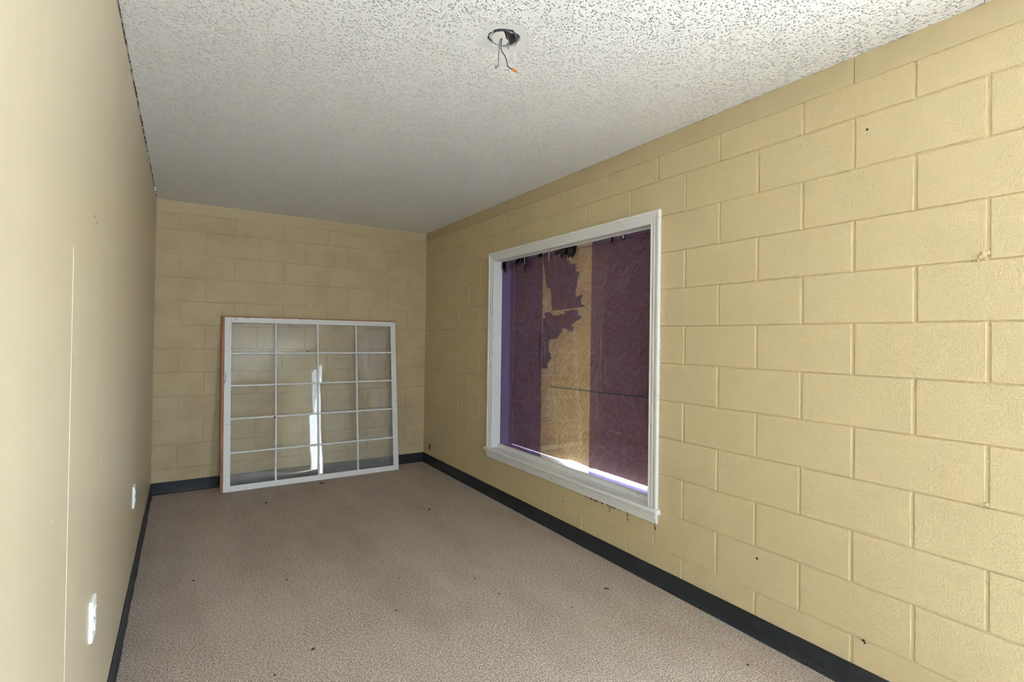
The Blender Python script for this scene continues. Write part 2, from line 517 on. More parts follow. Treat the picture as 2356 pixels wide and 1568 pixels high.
for y, z, r, mi in ((-3.35, 2.02, .003, 1), (-3.31, 2.00, .0025, 1), (-3.05, 1.92, .0025, 1), (-3.42, 1.78, .0022, 1),
                    (-3.45, 1.665, .0045, 1), (-3.41, 1.655, .004, 1), (-3.38, 1.64, .003, 1), (-3.46, 1.625, .003, 1), (-3.36, 1.62, .002, 1), (-3.30, 1.53, .003, 1), (-3.22, 1.49, .003, 1), (-3.23, 1.44, .0028, 1), (-1.9, 1.385, .004, 1), (-1.6, .92, .004, 1),
                    (-3.33, 1.63, .004, 2), (-3.25, 1.62, .0045, 2), (-3.36, 1.50, .003, 2), (-3.6, 1.36, .003, 2), (-3.67, 1.30, .003, 2), (-3.52, 1.33, .0028, 2), (-3.54, 1.29, .0028, 2), (-3.78, 1.12, .003, 2), (-3.92, .98, .004, 2), (-3.93, .965, .003, 2), (-3.52, .95, .0035, 2), (-3.0, 1.33, .003, 2), (-2.9, 1.12, .003, 2), (-2.95, 1.0, .003, 2), (-3.1, .9, .003, 2), (-2.55, .62, .003, 2), (-2.8, .75, .003, 2), (-3.1, .42, .003, 2)):
    n = 6
    mb.face([(X + .0006, y + r * 1.3 * math.cos(a * 2 * math.pi / n), z + r * math.sin(a * 2 * math.pi / n)) for a in range(n)], mi)
# faint rub marks
for y, z, l in ((-2.15, .70, .09), (-2.25, .46, .07), (-3.20, .93, .05), (-3.2, 1.05, .035)):
    mb.face([(X + .0005, y - .006, z), (X + .0005, y + .006, z), (X + .0005, y + .004, z + l), (X + .0005, y - .003, z + l)], 2)
mb.build('wall_left', [M_BOARD, M_SPECK, M_PALE], kind='structure', recalc=False)

# end wall behind the camera, with an opening added for fill light
mb = MB()
a, b, c, d = END_FILL
mb.box((-RW - .2, -RL - .15, -.02), (a, -RL, 2.6)); mb.box((b, -RL - .15, -.02), (.2, -RL, 2.6)); mb.box((a, -RL - .15, d), (b, -RL, 2.6))
mb.build('wall_front', M_OUT, kind='structure', recalc=False)

# ---------------------------------------------------------------- ceiling and floor
BX, BY, BR = -1.215, -3.600, .052
mb = MB()
hole = [(BX + (BR + .008 + rnd.uniform(-.003, .007)) * math.cos(a * math.pi / 12), BY + (BR + .008 + rnd.uniform(-.003, .007)) * math.sin(a * math.pi / 12)) for a in range(24)]
sq = []
R = .4
for a in range(24):
    c, s = math.cos(a * math.pi / 12), math.sin(a * math.pi / 12)
    q = R / max(abs(c), abs(s))
    sq.append((BX + c * q, BY + s * q))
for a in range(24):
    b = (a + 1) % 24
    mb.face([(*hole[a], RH), (*hole[b], RH), (*sq[b], RH), (*sq[a], RH)])
    mb.face([(*hole[a], RH), (*hole[b], RH), (*hole[b], RH + .012), (*hole[a], RH + .012)])
xs = [-RW + .004, BX - R, BX + R, .0]; ys = [-RL, BY - R, BY + R, 0.0]
for i in range(3):
    for j in range(3):
        if i == 1 and j == 1: continue
        mb.face([(xs[i], ys[j], RH), (xs[i+1], ys[j], RH), (xs[i+1], ys[j+1], RH), (xs[i], ys[j+1], RH)])
mb.face([(-RW - .2, -RL - .2, 2.62), (.2, -RL - .2, 2.62), (.2, .2, 2.62), (-RW - .2, .2, 2.62)])
# ragged texture edge where the ceiling meets the drywall, gap shadow painted in dark
y = -.02
while y > -5.2:
    l = rnd.uniform(.02, .06)
    w0, w1 = rnd.uniform(.001, .006), rnd.uniform(.001, .006)
    if rnd.random() < .75:
        mb.face([(-RW, y, RH - .0008), (-RW, y - l, RH - .0008), (-RW + w1, y - l, RH - .0008), (-RW + w0 + .001, y - l * .5, RH - .0008), (-RW + w0, y, RH - .0008)], 1)
    if rnd.random() < .22:
        h = rnd.uniform(.004, .010)
        mb.face([(-RW + .0008, y, RH), (-RW + .0008, y - l * .6, RH), (-RW + .0008, y - l * .4, RH - h)], 1)
    y -= l
y = -.5
while y > -4.9:
    l = rnd.uniform(.02, .07)
    w0 = rnd.uniform(.001, .004)
    if rnd.random() < .6:
        mb.face([(-.0052, y, RH - .0008), (-.0052, y - l, RH - .0008), (-.0052 - w0, y - l * .6, RH - .0008)], 1)  # gap shadow painted along the right wall too
    y -= l
mb.build('ceiling', [M_CEIL, plain('ceiling_gap_shade', (.06, .045, .03), .9)], kind='structure', recalc=False)

mb = MB()
mb.face([(-RW, -RL, 0), (0, -RL, 0), (0, 0, 0), (-RW, 0, 0)])
mb.box((-RW - .2, -RL - .2, -.15), (.2, .2, -.012), 0)
mb.build('floor', M_CARPET, kind='structure', recalc=False)
mb = MB(); mb.box((.2, -RL - .2, -.25), (12, 6, -.12)); mb.box((-9, -20, -.25), (12, -RL - .2, -.12)); mb.box((-9, -RL - .2, -.25), (-RW - .2, 6, -.12))
mb.build('ground', M_CONC, kind='structure')

# trims: flat painted band under the ceiling
mb = MB()
segs = [0, -4.283, -4.286, -RL]
def zb(y): return 2.397 + (2.376 - 2.397) * min(1, -y / 3.3)
for a, b, x in ((0, -3.3, -.005), (-3.3, -4.2835, -.005), (-4.2865, -RL, -.0052)):
    r = lambda y: [(.004, y, zb(y)), (x, y, zb(y) + .0015), (x, y, RH), (.004, y, RH)]
    mb.loft([r(a), r(b)])
mb.build('trim_1', M_BAND, kind='structure')
mb = MB()
r = lambda xx, z: [(xx, .004, z), (xx, -.005, z + .0015), (xx, -.005, RH), (xx, .004, RH)]
mb.loft([r(-.005, 2.392), r(-1.95, 2.385)]); mb.loft([r(-1.953, 2.385), r(-RW, 2.382)])
mb.build('trim_2', M_BAND, kind='structure')

# rubber cove base
def cove(name, pts, nx, ny, h=.100, wav=.0, toe=.012):
    """pts along the wall; (nx, ny) points into the room"""
    mb = MB(); rings = []
    for i, (x, y) in enumerate(pts):
        w = wav * (math.sin(i * 1.7) + .6 * math.sin(i * .73 + 1))
        hh = h + w * .35
        t = toe + abs(w) * .5
        prof = [(0.0, 0.0), (t, 0.0), (t, .003), (t * .55, .009), (.0045 + max(0, w) * .4, .022), (.0035 + max(0, w) * .2, hh * .6), (.0032 + max(0, w) * .3, hh - .001), (.002, hh), (0.0, hh)]
        rings.append([(x + nx * a, y + ny * a, z) for a, z in prof])
    mb.loft(rings, smooth=False)
    o = mb.build(name, M_RUBBER, kind='structure')
    return o
cove('baseboard_right', [(0, -i * .1) for i in range(0, 51)] + [(0, -DOOR[0] + .06)], -1, 0, .098, .001, .014)
cove('baseboard_back', [(-i * RW / 20, 0) for i in range(0, 21)], 0, -1, .099, .0006)
cove('baseboard_left', [(-RW, -i * .12) for i in range(0, 87)], 1, 0, .100, .006, .010)

# ---------------------------------------------------------------- the boarded window
win = empty('window_1', (0, -(WIN[0] + WIN[1]) / 2, WIN[2]), kind='structure')
wy, wz = win.location.y, win.location.z
def Wp(name, mb, m, label=None, parent=None, bevel=0, recalc=True):
    mb.v = [(a, b - wy, c - wz) for a, b, c in mb.v]
    o = mb.build(name, m, parent=parent or win, label=label, bevel=bevel, recalc=recalc)
    return o
yl, yr, zb_, zt_ = -WIN[0], -WIN[1], .418, WIN[3]
# mitred casing with a moulded profile: (distance outwards from the opening, projection)
prof = [(-.004, 0), (-.004, .007), (.004, .010), (.006, .0075), (.020, .009), (.022, .012), (.030, .014), (.033, .011), (.046, .013), (.049, .018), (.060, .020), (.066, .019), (.067, 0)]
def ring_at(y, z, dy, dz):
    return [(-p, y + dy * o_, z + dz * o_) for o_, p in prof]
mb = MB(); mb.loft([ring_at(yl, zb_, 1, 0), ring_at(yl, zt_, 1, 1)]); Wp('side_casing', mb, M_WHITE)
mb = MB(); mb.loft([ring_at(yl, zt_, 1, 1), ring_at(yr, zt_, -1, 1)]); Wp('head_casing', mb, M_WHITE)
mb = MB(); mb.loft([ring_at(yr, zt_, -1, 1), ring_at(yr, zb_, -1, 0)])
# caulk bead smeared along the outer edge
z = zb_ + .01
while z < zt_ + .06:
    L = rnd.uniform(.02, .05)
    w = rnd.uniform(.001, .006)
    mb.face([(-.0012, yr - .066, z), (-.0012, yr - .067 - w, z + L * .3), (-.0012, yr - .067 - w * rnd.uniform(.4, 1), z + L * .7), (-.0012, yr - .066, z + L)])
    z += L * .9
Wp('side_casing', mb, M_WHITE)
# jamb lining
mb = MB()
mb.box((-.003, yl - .001, zb_), (.165, yl + .012, zt_)); Wp('jamb', mb, M_WHITE)
mb = MB(); mb.box((-.003, yr - .012, zb_), (.165, yr + .001, zt_)); Wp('jamb', mb, M_WHITE)
mb = MB(); mb.box((-.003, yr - .012, zt_ - .001), (.165, yl + .012, zt_ + .012)); Wp('head_jamb', mb, M_WHITE)
# outer stop set back from the lining
mb = MB(); mb.box((.165, yl + .0005, zb_ + .006), (.2120, yl + .085, zt_)); mb.box((.165, yr - .085, zb_ + .006), (.2120, yr - .0005, zt_)); mb.box((.165, yr - .085, zt_ + .001), (.2120, yl + .085, zt_ + .085))
Wp('outer_stop', mb, M_WHITE)
# stool (inside sill), apron, sloping outer sill
mb = MB()
pr = [(.10, .392), (-.030, .392), (-.036, .397), (-.038, .404), (-.036, .413), (-.030, .418), (.10, .418)]
mb.loft([[(a, yl + .004, z) for a, z in pr], [(a, yr - .004, z) for a, z in pr]])
pr2 = [(.0, .392), (-.030, .392), (-.036, .397), (-.038, .404), (-.036, .413), (-.030, .418), (.0, .418)]
for y0, y1 in ((yl + .004, yl + .083), (yr - .004, yr - .083)):
    mb.loft([[(a, y0, z) for a, z in pr2], [(a, y1, z) for a, z in pr2]])
Wp('stool', mb, M_WHITE)
mb = MB()
pa = [(0, .335), (-.010, .335), (-.014, .340), (-.013, .352), (-.019, .356), (-.018, .368), (-.024, .372), (-.024, .384), (-.030, .388), (-.030, .392), (0, .392)]
mb.loft([[(a, yl + .066 - (0 if a > -.001 else .0) - (z < .35) * .004, z) for a, z in pa], [(a, yr - .066, z) for a, z in pa]])
Wp('apron', mb, M_WHITE)
mb = MB()
ps = [(.088, .40), (.088, .437), (.26, .424), (.26, .40)]
mb.loft([[(a, yl + .034, z) for a, z in ps], [(a, yr - .034, z) for a, z in ps]])
Wp('outer_sill', mb, M_WHITE)
# glazing beads around the pane, room side
mb = MB()
mb.box((.058, yr, .417), (.0825, yl, .4475)); Wp('glazing_bead', mb, M_WHITE, bevel=.003)
mb = MB(); mb.box((.066, yr, zt_ - .006), (.0825, yl, zt_ + .001)); Wp('glazing_bead', mb, M_WHITE)
GX = .086
mb = MB(); mb.face([(GX, yl + .003, .43), (GX, yr - .003, .43), (GX, yr - .003, zt_), (GX, yl + .003, zt_)])
mb.face([(GX + .004, yl + .003, .43), (GX + .004, yr - .003, .43), (GX + .004, yr - .003, zt_), (GX + .004, yl + .003, zt_)])
for a in mb.v: pass
Wp('glass_pane', mb, M_WPANE, 'clear fixed pane', recalc=False)
# violet tint film: two full strips, torn remnants between them
def film(poly, label):
    mb = MB(); mb.face([(GX - .0012, y, z) for y, z in poly])
    mb.face([(GX - .0009, y, z) for y, z in poly]) if False else None
    return Wp('tint_film', mb, M_FILM, label, recalc=False)
film([(yl, .4475), (-2.068, .4475), (-2.0665, .9), (-2.068, 1.4), (-2.0655, 1.9), (-2.064, zt_ - .002), (yl, zt_ - .002)], 'full violet strip on the far side of the pane')
film([(-2.627, .4475), (yr, .4475), (yr, zt_ - .002), (-2.633, zt_ - .002), (-2.630, 1.3)], 'full violet strip on the near side of the pane')
PA = [(-2.0734, 1.9286), (-2.0856, 1.9), (-2.0953, 1.8516), (-2.1060, 1.8163), (-2.1083, 1.7828), (-2.1235, 1.7378), (-2.1658, 1.7296), (-2.1691, 1.7077), (-2.1776, 1.6971), (-2.1806, 1.6608), (-2.1832, 1.6205), (-2.1928, 1.5608), (-2.572, 1.5734), (-2.5526, 1.5897), (-2.5332, 1.5898), (-2.5212, 1.6052), (-2.5227, 1.6262), (-2.5355, 1.636), (-2.5428, 1.6621), (-2.465, 1.6445), (-2.4656, 1.6962), (-2.4775, 1.7109), (-2.4835, 1.7693), (-2.4951, 1.793), (-2.5055, 1.8214), (-2.463, 1.8257), (-2.477, 1.8569), (-2.4526, 1.8602), (-2.4619, 1.8804), (-2.4151, 1.8842), (-2.3874, 1.8937), (-2.3945, 1.9119), (-2.359, 1.9162), (-2.3686, 1.9453), (-2.3756, 1.9731), (-2.3850, 2.008), (-2.0900, 2.008), (-2.0667, 1.99)]
PB = [(-2.0903, 1.5462), (-2.1293, 1.553), (-2.1641, 1.5508), (-2.2064, 1.5263), (-2.2877, 1.5238), (-2.2728, 1.5421), (-2.3343, 1.5267), (-2.3517, 1.5437), (-2.3267, 1.5515), (-2.3932, 1.5556), (-2.4478, 1.5599), (-2.4946, 1.5547), (-2.4966, 1.5237), (-2.5283, 1.5079), (-2.5286, 1.4952), (-2.5026, 1.4853), (-2.4829, 1.4815), (-2.4499, 1.4608), (-2.4228, 1.457), (-2.4232, 1.4375), (-2.4537, 1.4372), (-2.4375, 1.4008), (-2.3964, 1.4074), (-2.3683, 1.4185), (-2.3327, 1.4329), (-2.3084, 1.4012), (-2.2836, 1.3791), (-2.2585, 1.3521), (-2.1801, 1.3493), (-2.1576, 1.3285), (-2.1505, 1.3009), (-2.163, 1.2554), (-2.1907, 1.2107), (-2.1722, 1.1872), (-2.1456, 1.1723), (-2.1451, 1.1287), (-2.0691, 1.124), (-2.0690, 1.3647), (-2.0755, 1.4067), (-2.0753, 1.5093), (-2.0991, 1.5064), (-2.1186, 1.5128), (-2.0985, 1.5319)]
film(PA, 'upper torn violet remnant'); film(PB, 'lower torn violet remnant')
# creases and flaps of curled film
def strip(name, pts, w, m, label=None, x=None, tw=0.6):
    P = smooth_pts([((x or GX - .004), y, z) if len((y, z)) else 0 for y, z in pts], 4)
    mb = MB(); n = len(P)
    L = []; Rr = []
    for i, p in enumerate(P):
        ww = w * (1 - .55 * abs(2 * i / (n - 1) - 1)) * rnd.uniform(.8, 1.2)
        a = tw * math.sin(i * .9)
        L.append(p + Vector((-abs(math.sin(a)) * ww, ww * .5, 0))); Rr.append(p + Vector((-.0002, -ww * .5, 0)))
    for i in range(n - 1): mb.face([L[i], Rr[i], Rr[i+1], L[i+1]], 0, True)
    return Wp(name, mb, m, label, recalc=False)
strip('film_crease', [(-2.058, 1.39), (-2.052, 1.33), (-2.046, 1.24), (-2.048, 1.13)], .007, M_TEAR, x=GX - .006)
strip('film_crease', [(-2.095, 1.505), (-2.12, 1.45), (-2.125, 1.40)], .004, M_TEAR)
strip('film_crease', [(-2.15, 1.368), (-2.18, 1.358), (-2.21, 1.36)], .016, M_TEAR)
strip('film_crease', [(-2.10, 1.50), (-2.17, 1.47), (-2.25, 1.40)], .003, M_SCRAP)
strip('film_crease', [(-2.095, 1.36), (-2.11, 1.29), (-2.12, 1.22)], .003, M_SCRAP)
strip('film_crease', [(-2.66, 1.13), (-2.70, 1.19), (-2.74, 1.225)], .004, M_TEAR)
# wrinkles of the near strip
for pts in ([(-3.02, 1.83), (-2.98, 1.73), (-2.93, 1.64)], [(-2.80, 1.80), (-2.77, 1.74), (-2.74, 1.69)], [(-2.78, 1.63), (-2.745, 1.50), (-2.735, 1.35), (-2.73, 1.15), (-2.735, .95)], [(-2.775, 1.25), (-2.785, 1.12), (-2.80, 1.02)], [(-3.06, 1.38), (-3.075, 1.27), (-3.08, 1.20)], [(-2.72, 1.20), (-2.70, 1.05), (-2.71, .80)]):
    strip('film_wrinkle', pts, .007, M_WRINKLE, x=GX - .0022, tw=.25)
# black scraps of film and tape hanging off the head bead
def scrap(y, w, h, m, n=4, tilt=0.0):
    mb = MB()
    for k in range(n):
        yy = y + rnd.uniform(-.5, .5) * w; ww = rnd.uniform(.3, .7) * w + .006; hh = h * rnd.uniform(.9, 1.7) + .008; dx = rnd.uniform(.004, .02)
        a = rnd.uniform(-.5, .5) * ww + tilt
        mb.face([(GX - dx * .3, yy, zt_ - .004), (GX - dx, yy - ww, zt_ - .005), (GX - dx * 1.2, yy - ww * .8 + a, zt_ - hh * .7), (GX - dx * .8, yy - ww * .4 + a, zt_ - hh), (GX - dx * .5, yy + a * .5, zt_ - hh * .6)])
    Wp('film_scrap', mb, m, recalc=False)
scrap(-1.500, .050, .075, M_TEAR, 7); scrap(-1.475, .03, .05, M_TEAR, 4)
scrap(-1.60, .015, .06, M_TEAR, 2); scrap(-1.70, .07, .05, M_TEAR, 4, .03); scrap(-1.78, .06, .03, M_TEAR, 4)
scrap(-1.85, .03, .09, M_TEAR, 3, .01); scrap(-2.02, .10, .02, M_TEAR, 3); scrap(-2.30, .18, .05, M_TEAR, 7)
scrap(-2.40, .05, .055, M_TEAR, 4); scrap(-2.66, .03, .012, M_TEAR, 2); scrap(-2.83, .03, .035, M_TEAR, 4); scrap(-2.93, .03, .03, M_TEAR, 3); scrap(-3.12, .01, .03, M_TEAR, 1)
mb = MB()
for y, w, h in ((-1.837, .014, .065), (-2.165, .016, .085), (-2.935, .022, .035)):
    mb.face([(GX - .022, y, zt_ - .002), (GX - .022, y - w, zt_ - .002), (GX - .026, y - w * 1.1, zt_ - h), (GX - .024, y - w * .2, zt_ - h * .92)])
Wp('tape_scrap', mb, M_SCRAP, 'pale scraps of tape under the head jamb', recalc=False)
# short dark splits along the film joint at the far jamb
mb = MB(); mb.box((GX - .004, yl - .0035, .4475), (GX - .001, yl - .0005, zt_)); Wp('gasket', mb, M_TEAR, 'thin black gasket')

# strand boards nailed over the outside
def osb(pts_z, x0, x1, m, label, edge=None):
    mb = MB()
    a = [(x0, y, z) for y, z in pts_z]; b = [(x1, y, z) for y, z in pts_z]
    mb.loft([a, b])
    cx = sum(p[0] for p in pts_z) / len(pts_z); cz = min(p[1] for p in pts_z)
    mb.v = [(q[0] - x0, q[1] - cx, q[2] - cz) for q in mb.v]
    o = mb.build('strand_board', m, label=label, cat='board', group='strand boards closing the window from outside')
    o.location = (x0, cx, cz)
    if edge:
        e = MB(); (y0, z0), (y1, z1) = edge
        e.loft([[(-.0015, y0 - cx, z0 - cz - .004), (-.0015, y0 - cx, z0 - cz + .002), (.0070, y0 - cx, z0 - cz + .002), (.0070, y0 - cx, z0 - cz - .004)],
                [(-.0015, y1 - cx, z1 - cz - .004), (-.0015, y1 - cx, z1 - cz + .002), (.0070, y1 - cx, z1 - cz + .002), (.0070, y1 - cx, z1 - cz - .004)]])
        e.build('edge_seal', M_GREEN, parent=o, label='green sealed edge')
    return o
osb([(-1.40, .735), (-3.32, .735), (-3.32, 2.12), (-1.40, 2.12)], .2122, .224, M_OSB_H, 'large strand board filling the upper two thirds of the window')
osb([(-2.012, .722), (-3.236, .750), (-3.236, 1.000), (-2.012, .976)], .2000, .2119, M_OSB_V, 'strand board patch with upright strands and a green top edge', ((-2.012, .976), (-3.236, 1.000)))
osb([(-1.478, .726), (-2.007, .735), (-2.007, .985), (-1.478, .976)], .1940, .2119, M_OSB_L, 'small strand board piece left of the patch with upright strands')
low = [(-1.40, .7342), (-3.32, .7342), (-3.32, .442), (-3.05, .443), (-2.75, .445), (-2.55, .444), (-2.50, .438), (-2.46, .443), (-2.36, .450), (-2.27, .452), (-2.22, .441), (-2.10, .432), (-1.95, .4305), (-1.7, .4298), (-1.52, .4295), (-1.40, .4295)]
osb(low, .2122, .224, M_OSB_L, 'lowest strand board with daylight leaking under its ragged bottom edge')

# ---------------------------------------------------------------- doorway behind the camera, and two openings added for fill light
dr = empty('door_1', (0, -(DOOR[0] + DOOR[1]) / 2, 0), kind='structure')
mb = MB(); h = (DOOR[1] - DOOR[0]) / 2
mb.box((-.018, -h - .07, 0), (.20, -h + .02, DOOR[3] + .07)); mb.box((-.018, h - .02, 0), (.20, h + .07, DOOR[3] + .07)); mb.box((-.018, -h + .02, DOOR[3] - .02), (.20, h - .02, DOOR[3] + .07))
mb.build('door_frame', M_WHITE, parent=dr)
wb = empty('side_fill_opening', (-RW, -(SIDE_FILL[0] + SIDE_FILL[1]) / 2, SIDE_FILL[2]), kind='structure')  # unseen side opening, added as fill light
mb = MB(); a = (SIDE_FILL[1] - SIDE_FILL[0]) / 2; b = SIDE_FILL[3] - SIDE_FILL[2]
for p in (((-.02, -a - .06, -.06), (.018, -a, b + .06)), ((-.02, a, -.06), (.018, a + .06, b + .06)), ((-.02, -a, -.06), (.018, a, 0)), ((-.02, -a, b), (.018, a, b + .06)), ((-.07, -.02, 0), (-.03, .02, b))): mb.box(*p)
mb.build('fill_opening_frame', M_WHITE, parent=wb)
wb = empty('end_fill_opening', ((END_FILL[0] + END_FILL[1]) / 2, -RL, 0), kind='structure')  # unseen end opening, added to light the far end
mb = MB(); a = (END_FILL[1] - END_FILL[0]) / 2; b = END_FILL[3]
mb.box((-a - .06, -.02, 0), (-a + .02, .018, b + .06)); mb.box((a - .02, -.02, 0), (a + .06, .018, b + .06)); mb.box((-a + .02, -.02, b - .02), (a - .02, .018, b + .06))
mb.build('door_frame', M_WHITE, parent=wb)  # frame around the added end opening

# ---------------------------------------------------------------- leaning sash
LEAN = math.radians(6.6)
sash = empty('window_sash', (-1.1325, -.222, .002), (-LEAN, 0, 0), label='large white twenty-pane window sash leaning against the end wall', cat='window sash')
hw, SH = .7755, 1.513     # half width, height (local: x along, y depth with the room at -y, z up)
def Sp(name, mb, m, label=None, bevel=0, parent=None): return mb.build(name, m, parent=parent or sash, label=label, bevel=bevel)
xi0, xi1 = -hw + .054, hw - .053
zi0, zi1 = .049, SH - .047
for a, b in ((-hw, xi0), (xi1, hw)):
    mb = MB(); mb.box((a, 0, 0.0), (b, .020, SH)); Sp('stile', mb, M_SASH, bevel=.0015)
mb = MB(); mb.box((xi0, .0003, 0.0), (xi1, .020, zi0)); Sp('bottom_rail', mb, M_SASH, bevel=.001)
mb = MB(); mb.box((xi0, .0003, zi1), (xi1, .020, SH)); Sp('top_rail', mb, M_SASH, bevel=.001)
vx = [-1.496 + 1.1325, -1.129 + 1.1325, -.763 + 1.1325]
hz = [1.192, .905, .617, .326]
def muntin(p0, p1, ax):
    prof = [(-.0095, .013), (-.0075, .004), (-.004, .001), (.004, .001), (.0075, .004), (.0095, .013)]
    mb = MB()
    if ax == 'z': mb.loft([[(p0[0] + a, b, p0[1]) for a, b in prof], [(p1[0] + a, b, p1[1]) for a, b in prof]])
    else: mb.loft([[(p0[0], b, p0[1] + a) for a, b in prof], [(p1[0], b, p1[1] + a) for a, b in prof]])
    Sp('muntin', mb, M_SASH)
for x in vx: muntin((x, zi0 - .001), (x, zi1 + .001), 'z')
bx = [xi0] + vx + [xi1]
bz = [zi0] + hz[::-1] + [zi1]
for z in hz:
    muntin((xi0 - .001, z), (xi1 + .001, z), 'x')
tilt = {}
for i in range(4):
    for j in range(5):
        a, b = bx[i] + (.006 if i else .0), bx[i+1] - (.006 if i < 3 else .0)
        c, d = bz[j] + (.006 if j else 0), bz[j+1] - (.006 if j < 4 else 0)
        mb = MB()
        tx, tz = rnd.uniform(-.0016, .0016), rnd.uniform(-.0016, .0016)
        n = 6
        bow = rnd.uniform(-.0004, .0004)
        G = [[(a + (b - a) * u / n, .0115 + tx * (u / n - .5) + tz * (v / n - .5) + bow * math.sin(math.pi * u / n) * math.sin(math.pi * v / n), c + (d - c) * v / n) for u in range(n + 1)] for v in range(n + 1)]
        for v in range(n):
            for u in range(n): mb.face([G[v][u], G[v][u+1], G[v+1][u+1], G[v+1][u]], 0, True)
        gp = Sp('glass_pane', mb, M_PANE)
        # crumbling putty line around the pane, one ragged ring
        mb = MB()
        outer, inner = [], []
        for (p, q) in (((a, c), (b, c)), ((b, c), (b, d)), ((b, d), (a, d)), ((a, d), (a, c))):
            L = math.hypot(q[0] - p[0], q[1] - p[1]); ux, uz = (q[0] - p[0]) / L, (q[1] - p[1]) / L
            nx, nz = -uz, ux
            K = max(6, int(L / .022))
            for k in range(K):
                st = L * k / K
                w = rnd.uniform(.0008, .0048)
                P0 = (p[0] + ux * st, p[1] + uz * st)
                outer.append((P0[0], .0085, P0[1]))
                inner.append((P0[0] + nx * w + (ux * .004 if k == 0 else 0), .0085, P0[1] + nz * w + (uz * .004 if k == 0 else 0)))
        for k in range(len(outer)):
            k2 = (k + 1) % len(outer)
            mb.face([outer[k], outer[k2], inner[k2], inner[k]])
        mb.build('putty', M_PUTTY, parent=gp)
# unpainted wooden edge boards behind the white face
mb = MB(); mb.box((-hw - .021, .008, -.001), (-hw + .004, .048, SH + .010)); Sp('edge_strip', mb, M_WOOD, 'unpainted reddish wood', .001)
mb = MB(); mb.box((hw - .004, .008, -.001), (hw + .006, .048, SH + .010)); Sp('edge_strip', mb, M_WOOD, 'unpainted reddish wood', .001)
mb = MB(); mb.box((-hw + .004, .008, SH - .004), (hw - .004, .048, SH + .011)); Sp('edge_strip', mb, M_WOOD, 'unpainted reddish wood', .001)
mb = MB(); mb.box((-hw + .004, .008, -.003), (hw - .004, .048, .006)); Sp('edge_strip', mb, M_WOOD, 'unpainted reddish wood', .001)
# screws in the right corners, lifted paint flakes, a hook screw
mb = MB()
for x, z in ((hw - .010, SH - .012), (hw - .027, SH - .010), (hw - .012, .014), (hw - .028, .012), (-hw + .02, SH - .30), (-hw + .03, .02)):
    mb = MB()
    mb.face([(x + .0032 * math.cos(k), -.0006, z + .0032 * math.sin(k)) for k in [i * 1.047 for i in range(6)]])
    Sp('screw', mb, M_SPECK, 'dark screw head')
for pts in ([(-hw + .08, SH - .03), (-hw + .088, SH - .012), (-hw + .11, SH - .004)], [(-hw + .006, 1.02), (-hw + .013, .995), (-hw + .010, .96), (-hw + .002, .93)], [(-hw + .15, SH - .001), (-hw + .17, SH - .008), (-hw + .2, SH - .002)]):
    mb = MB(); mb.tube(smooth_pts([(x, -.0006, z) for x, z in pts], 4), .0016, 5); Sp('paint_flake', mb, M_SPECK, 'dark crack in the paint')
mb = MB(); mb.tube([(vx[0] - .006, -.004, hz[2] - .004), (vx[0] - .013, -.012, hz[2] - .006), (vx[0] - .008, -.016, hz[2] - .012)], .005, 6); Sp('knob', mb, plain('rust', (.16, .06, .02), .8), 'small rusty catch')
mb = MB(); mb.box((vx[1] - .10, -.002, hz[0] + .008), (vx[1] - .088, .006, hz[0] + .019)); Sp('clip', mb, M_SPECK, 'small black clip')

# ---------------------------------------------------------------- ceiling electrical box
eb = empty('electrical_box', (BX, BY, RH), label='open round metal electrical box with loose hanging wires in the ceiling', cat='electrical box')
mb = MB(); n = 8
def octr(r, z, o=.39): return [(r * math.cos(o + k * math.pi / 4), r * math.sin(o + k * math.pi / 4), z) for k in range(n)]
mb.loft([octr(.051, .0), octr(.0505, .042), ], caps=False)
mb.loft([octr(.049, .0), octr(.0485, .040)], caps=False)
mb.loft([octr(.049, .0), octr(.051, .0)], caps=False)
mb.face(octr(.0485, .040))
mb.build('box_body', M_STEEL, parent=eb)
mb = MB(); mb.face([(-.075, -.075, .055), (.075, -.075, .055), (.075, .075, .055), (-.075, .075, .055)]); mb.build('shade_sheet', M_DARK, parent=eb, recalc=False)  # near-black sheet stands in for shade inside the ceiling cavity
# painted plaster half covering the box, cracked along its edge
ca, sa = math.cos(-.86), math.sin(-.86)
def rl(x, y, z): return (x * ca - y * sa, x * sa + y * ca, z)
mb = MB(); top = [(-.050, -.018), (-.046, -.030), (-.030, -.040), (-.012, -.044), (.006, -.047), (.012, -.030), (.006, .010), (.010, .030), (-.006, .044), (-.028, .040), (-.046, .022)]
mb.loft([[rl(x, y, .006) for x, y in top], [rl(x, y, .0015) for x, y in top]])
mb.build('cover_flap', M_CAULK, parent=eb, label='white painted plate over part of the box')
for cx_, cy_, r0 in ((.036, -.026, .009), (-.040, .026, .007)):
    mb = MB()
    t = [(cx_ + r0 * math.cos(k * math.pi / 5), cy_ + r0 * .7 * math.sin(k * math.pi / 5)) for k in range(10)]
    mb.loft([[rl(x, y, .004) for x, y in t], [rl(x, y, .002) for x, y in t]])
    mb.build('screw_ear', M_STEEL, parent=eb)
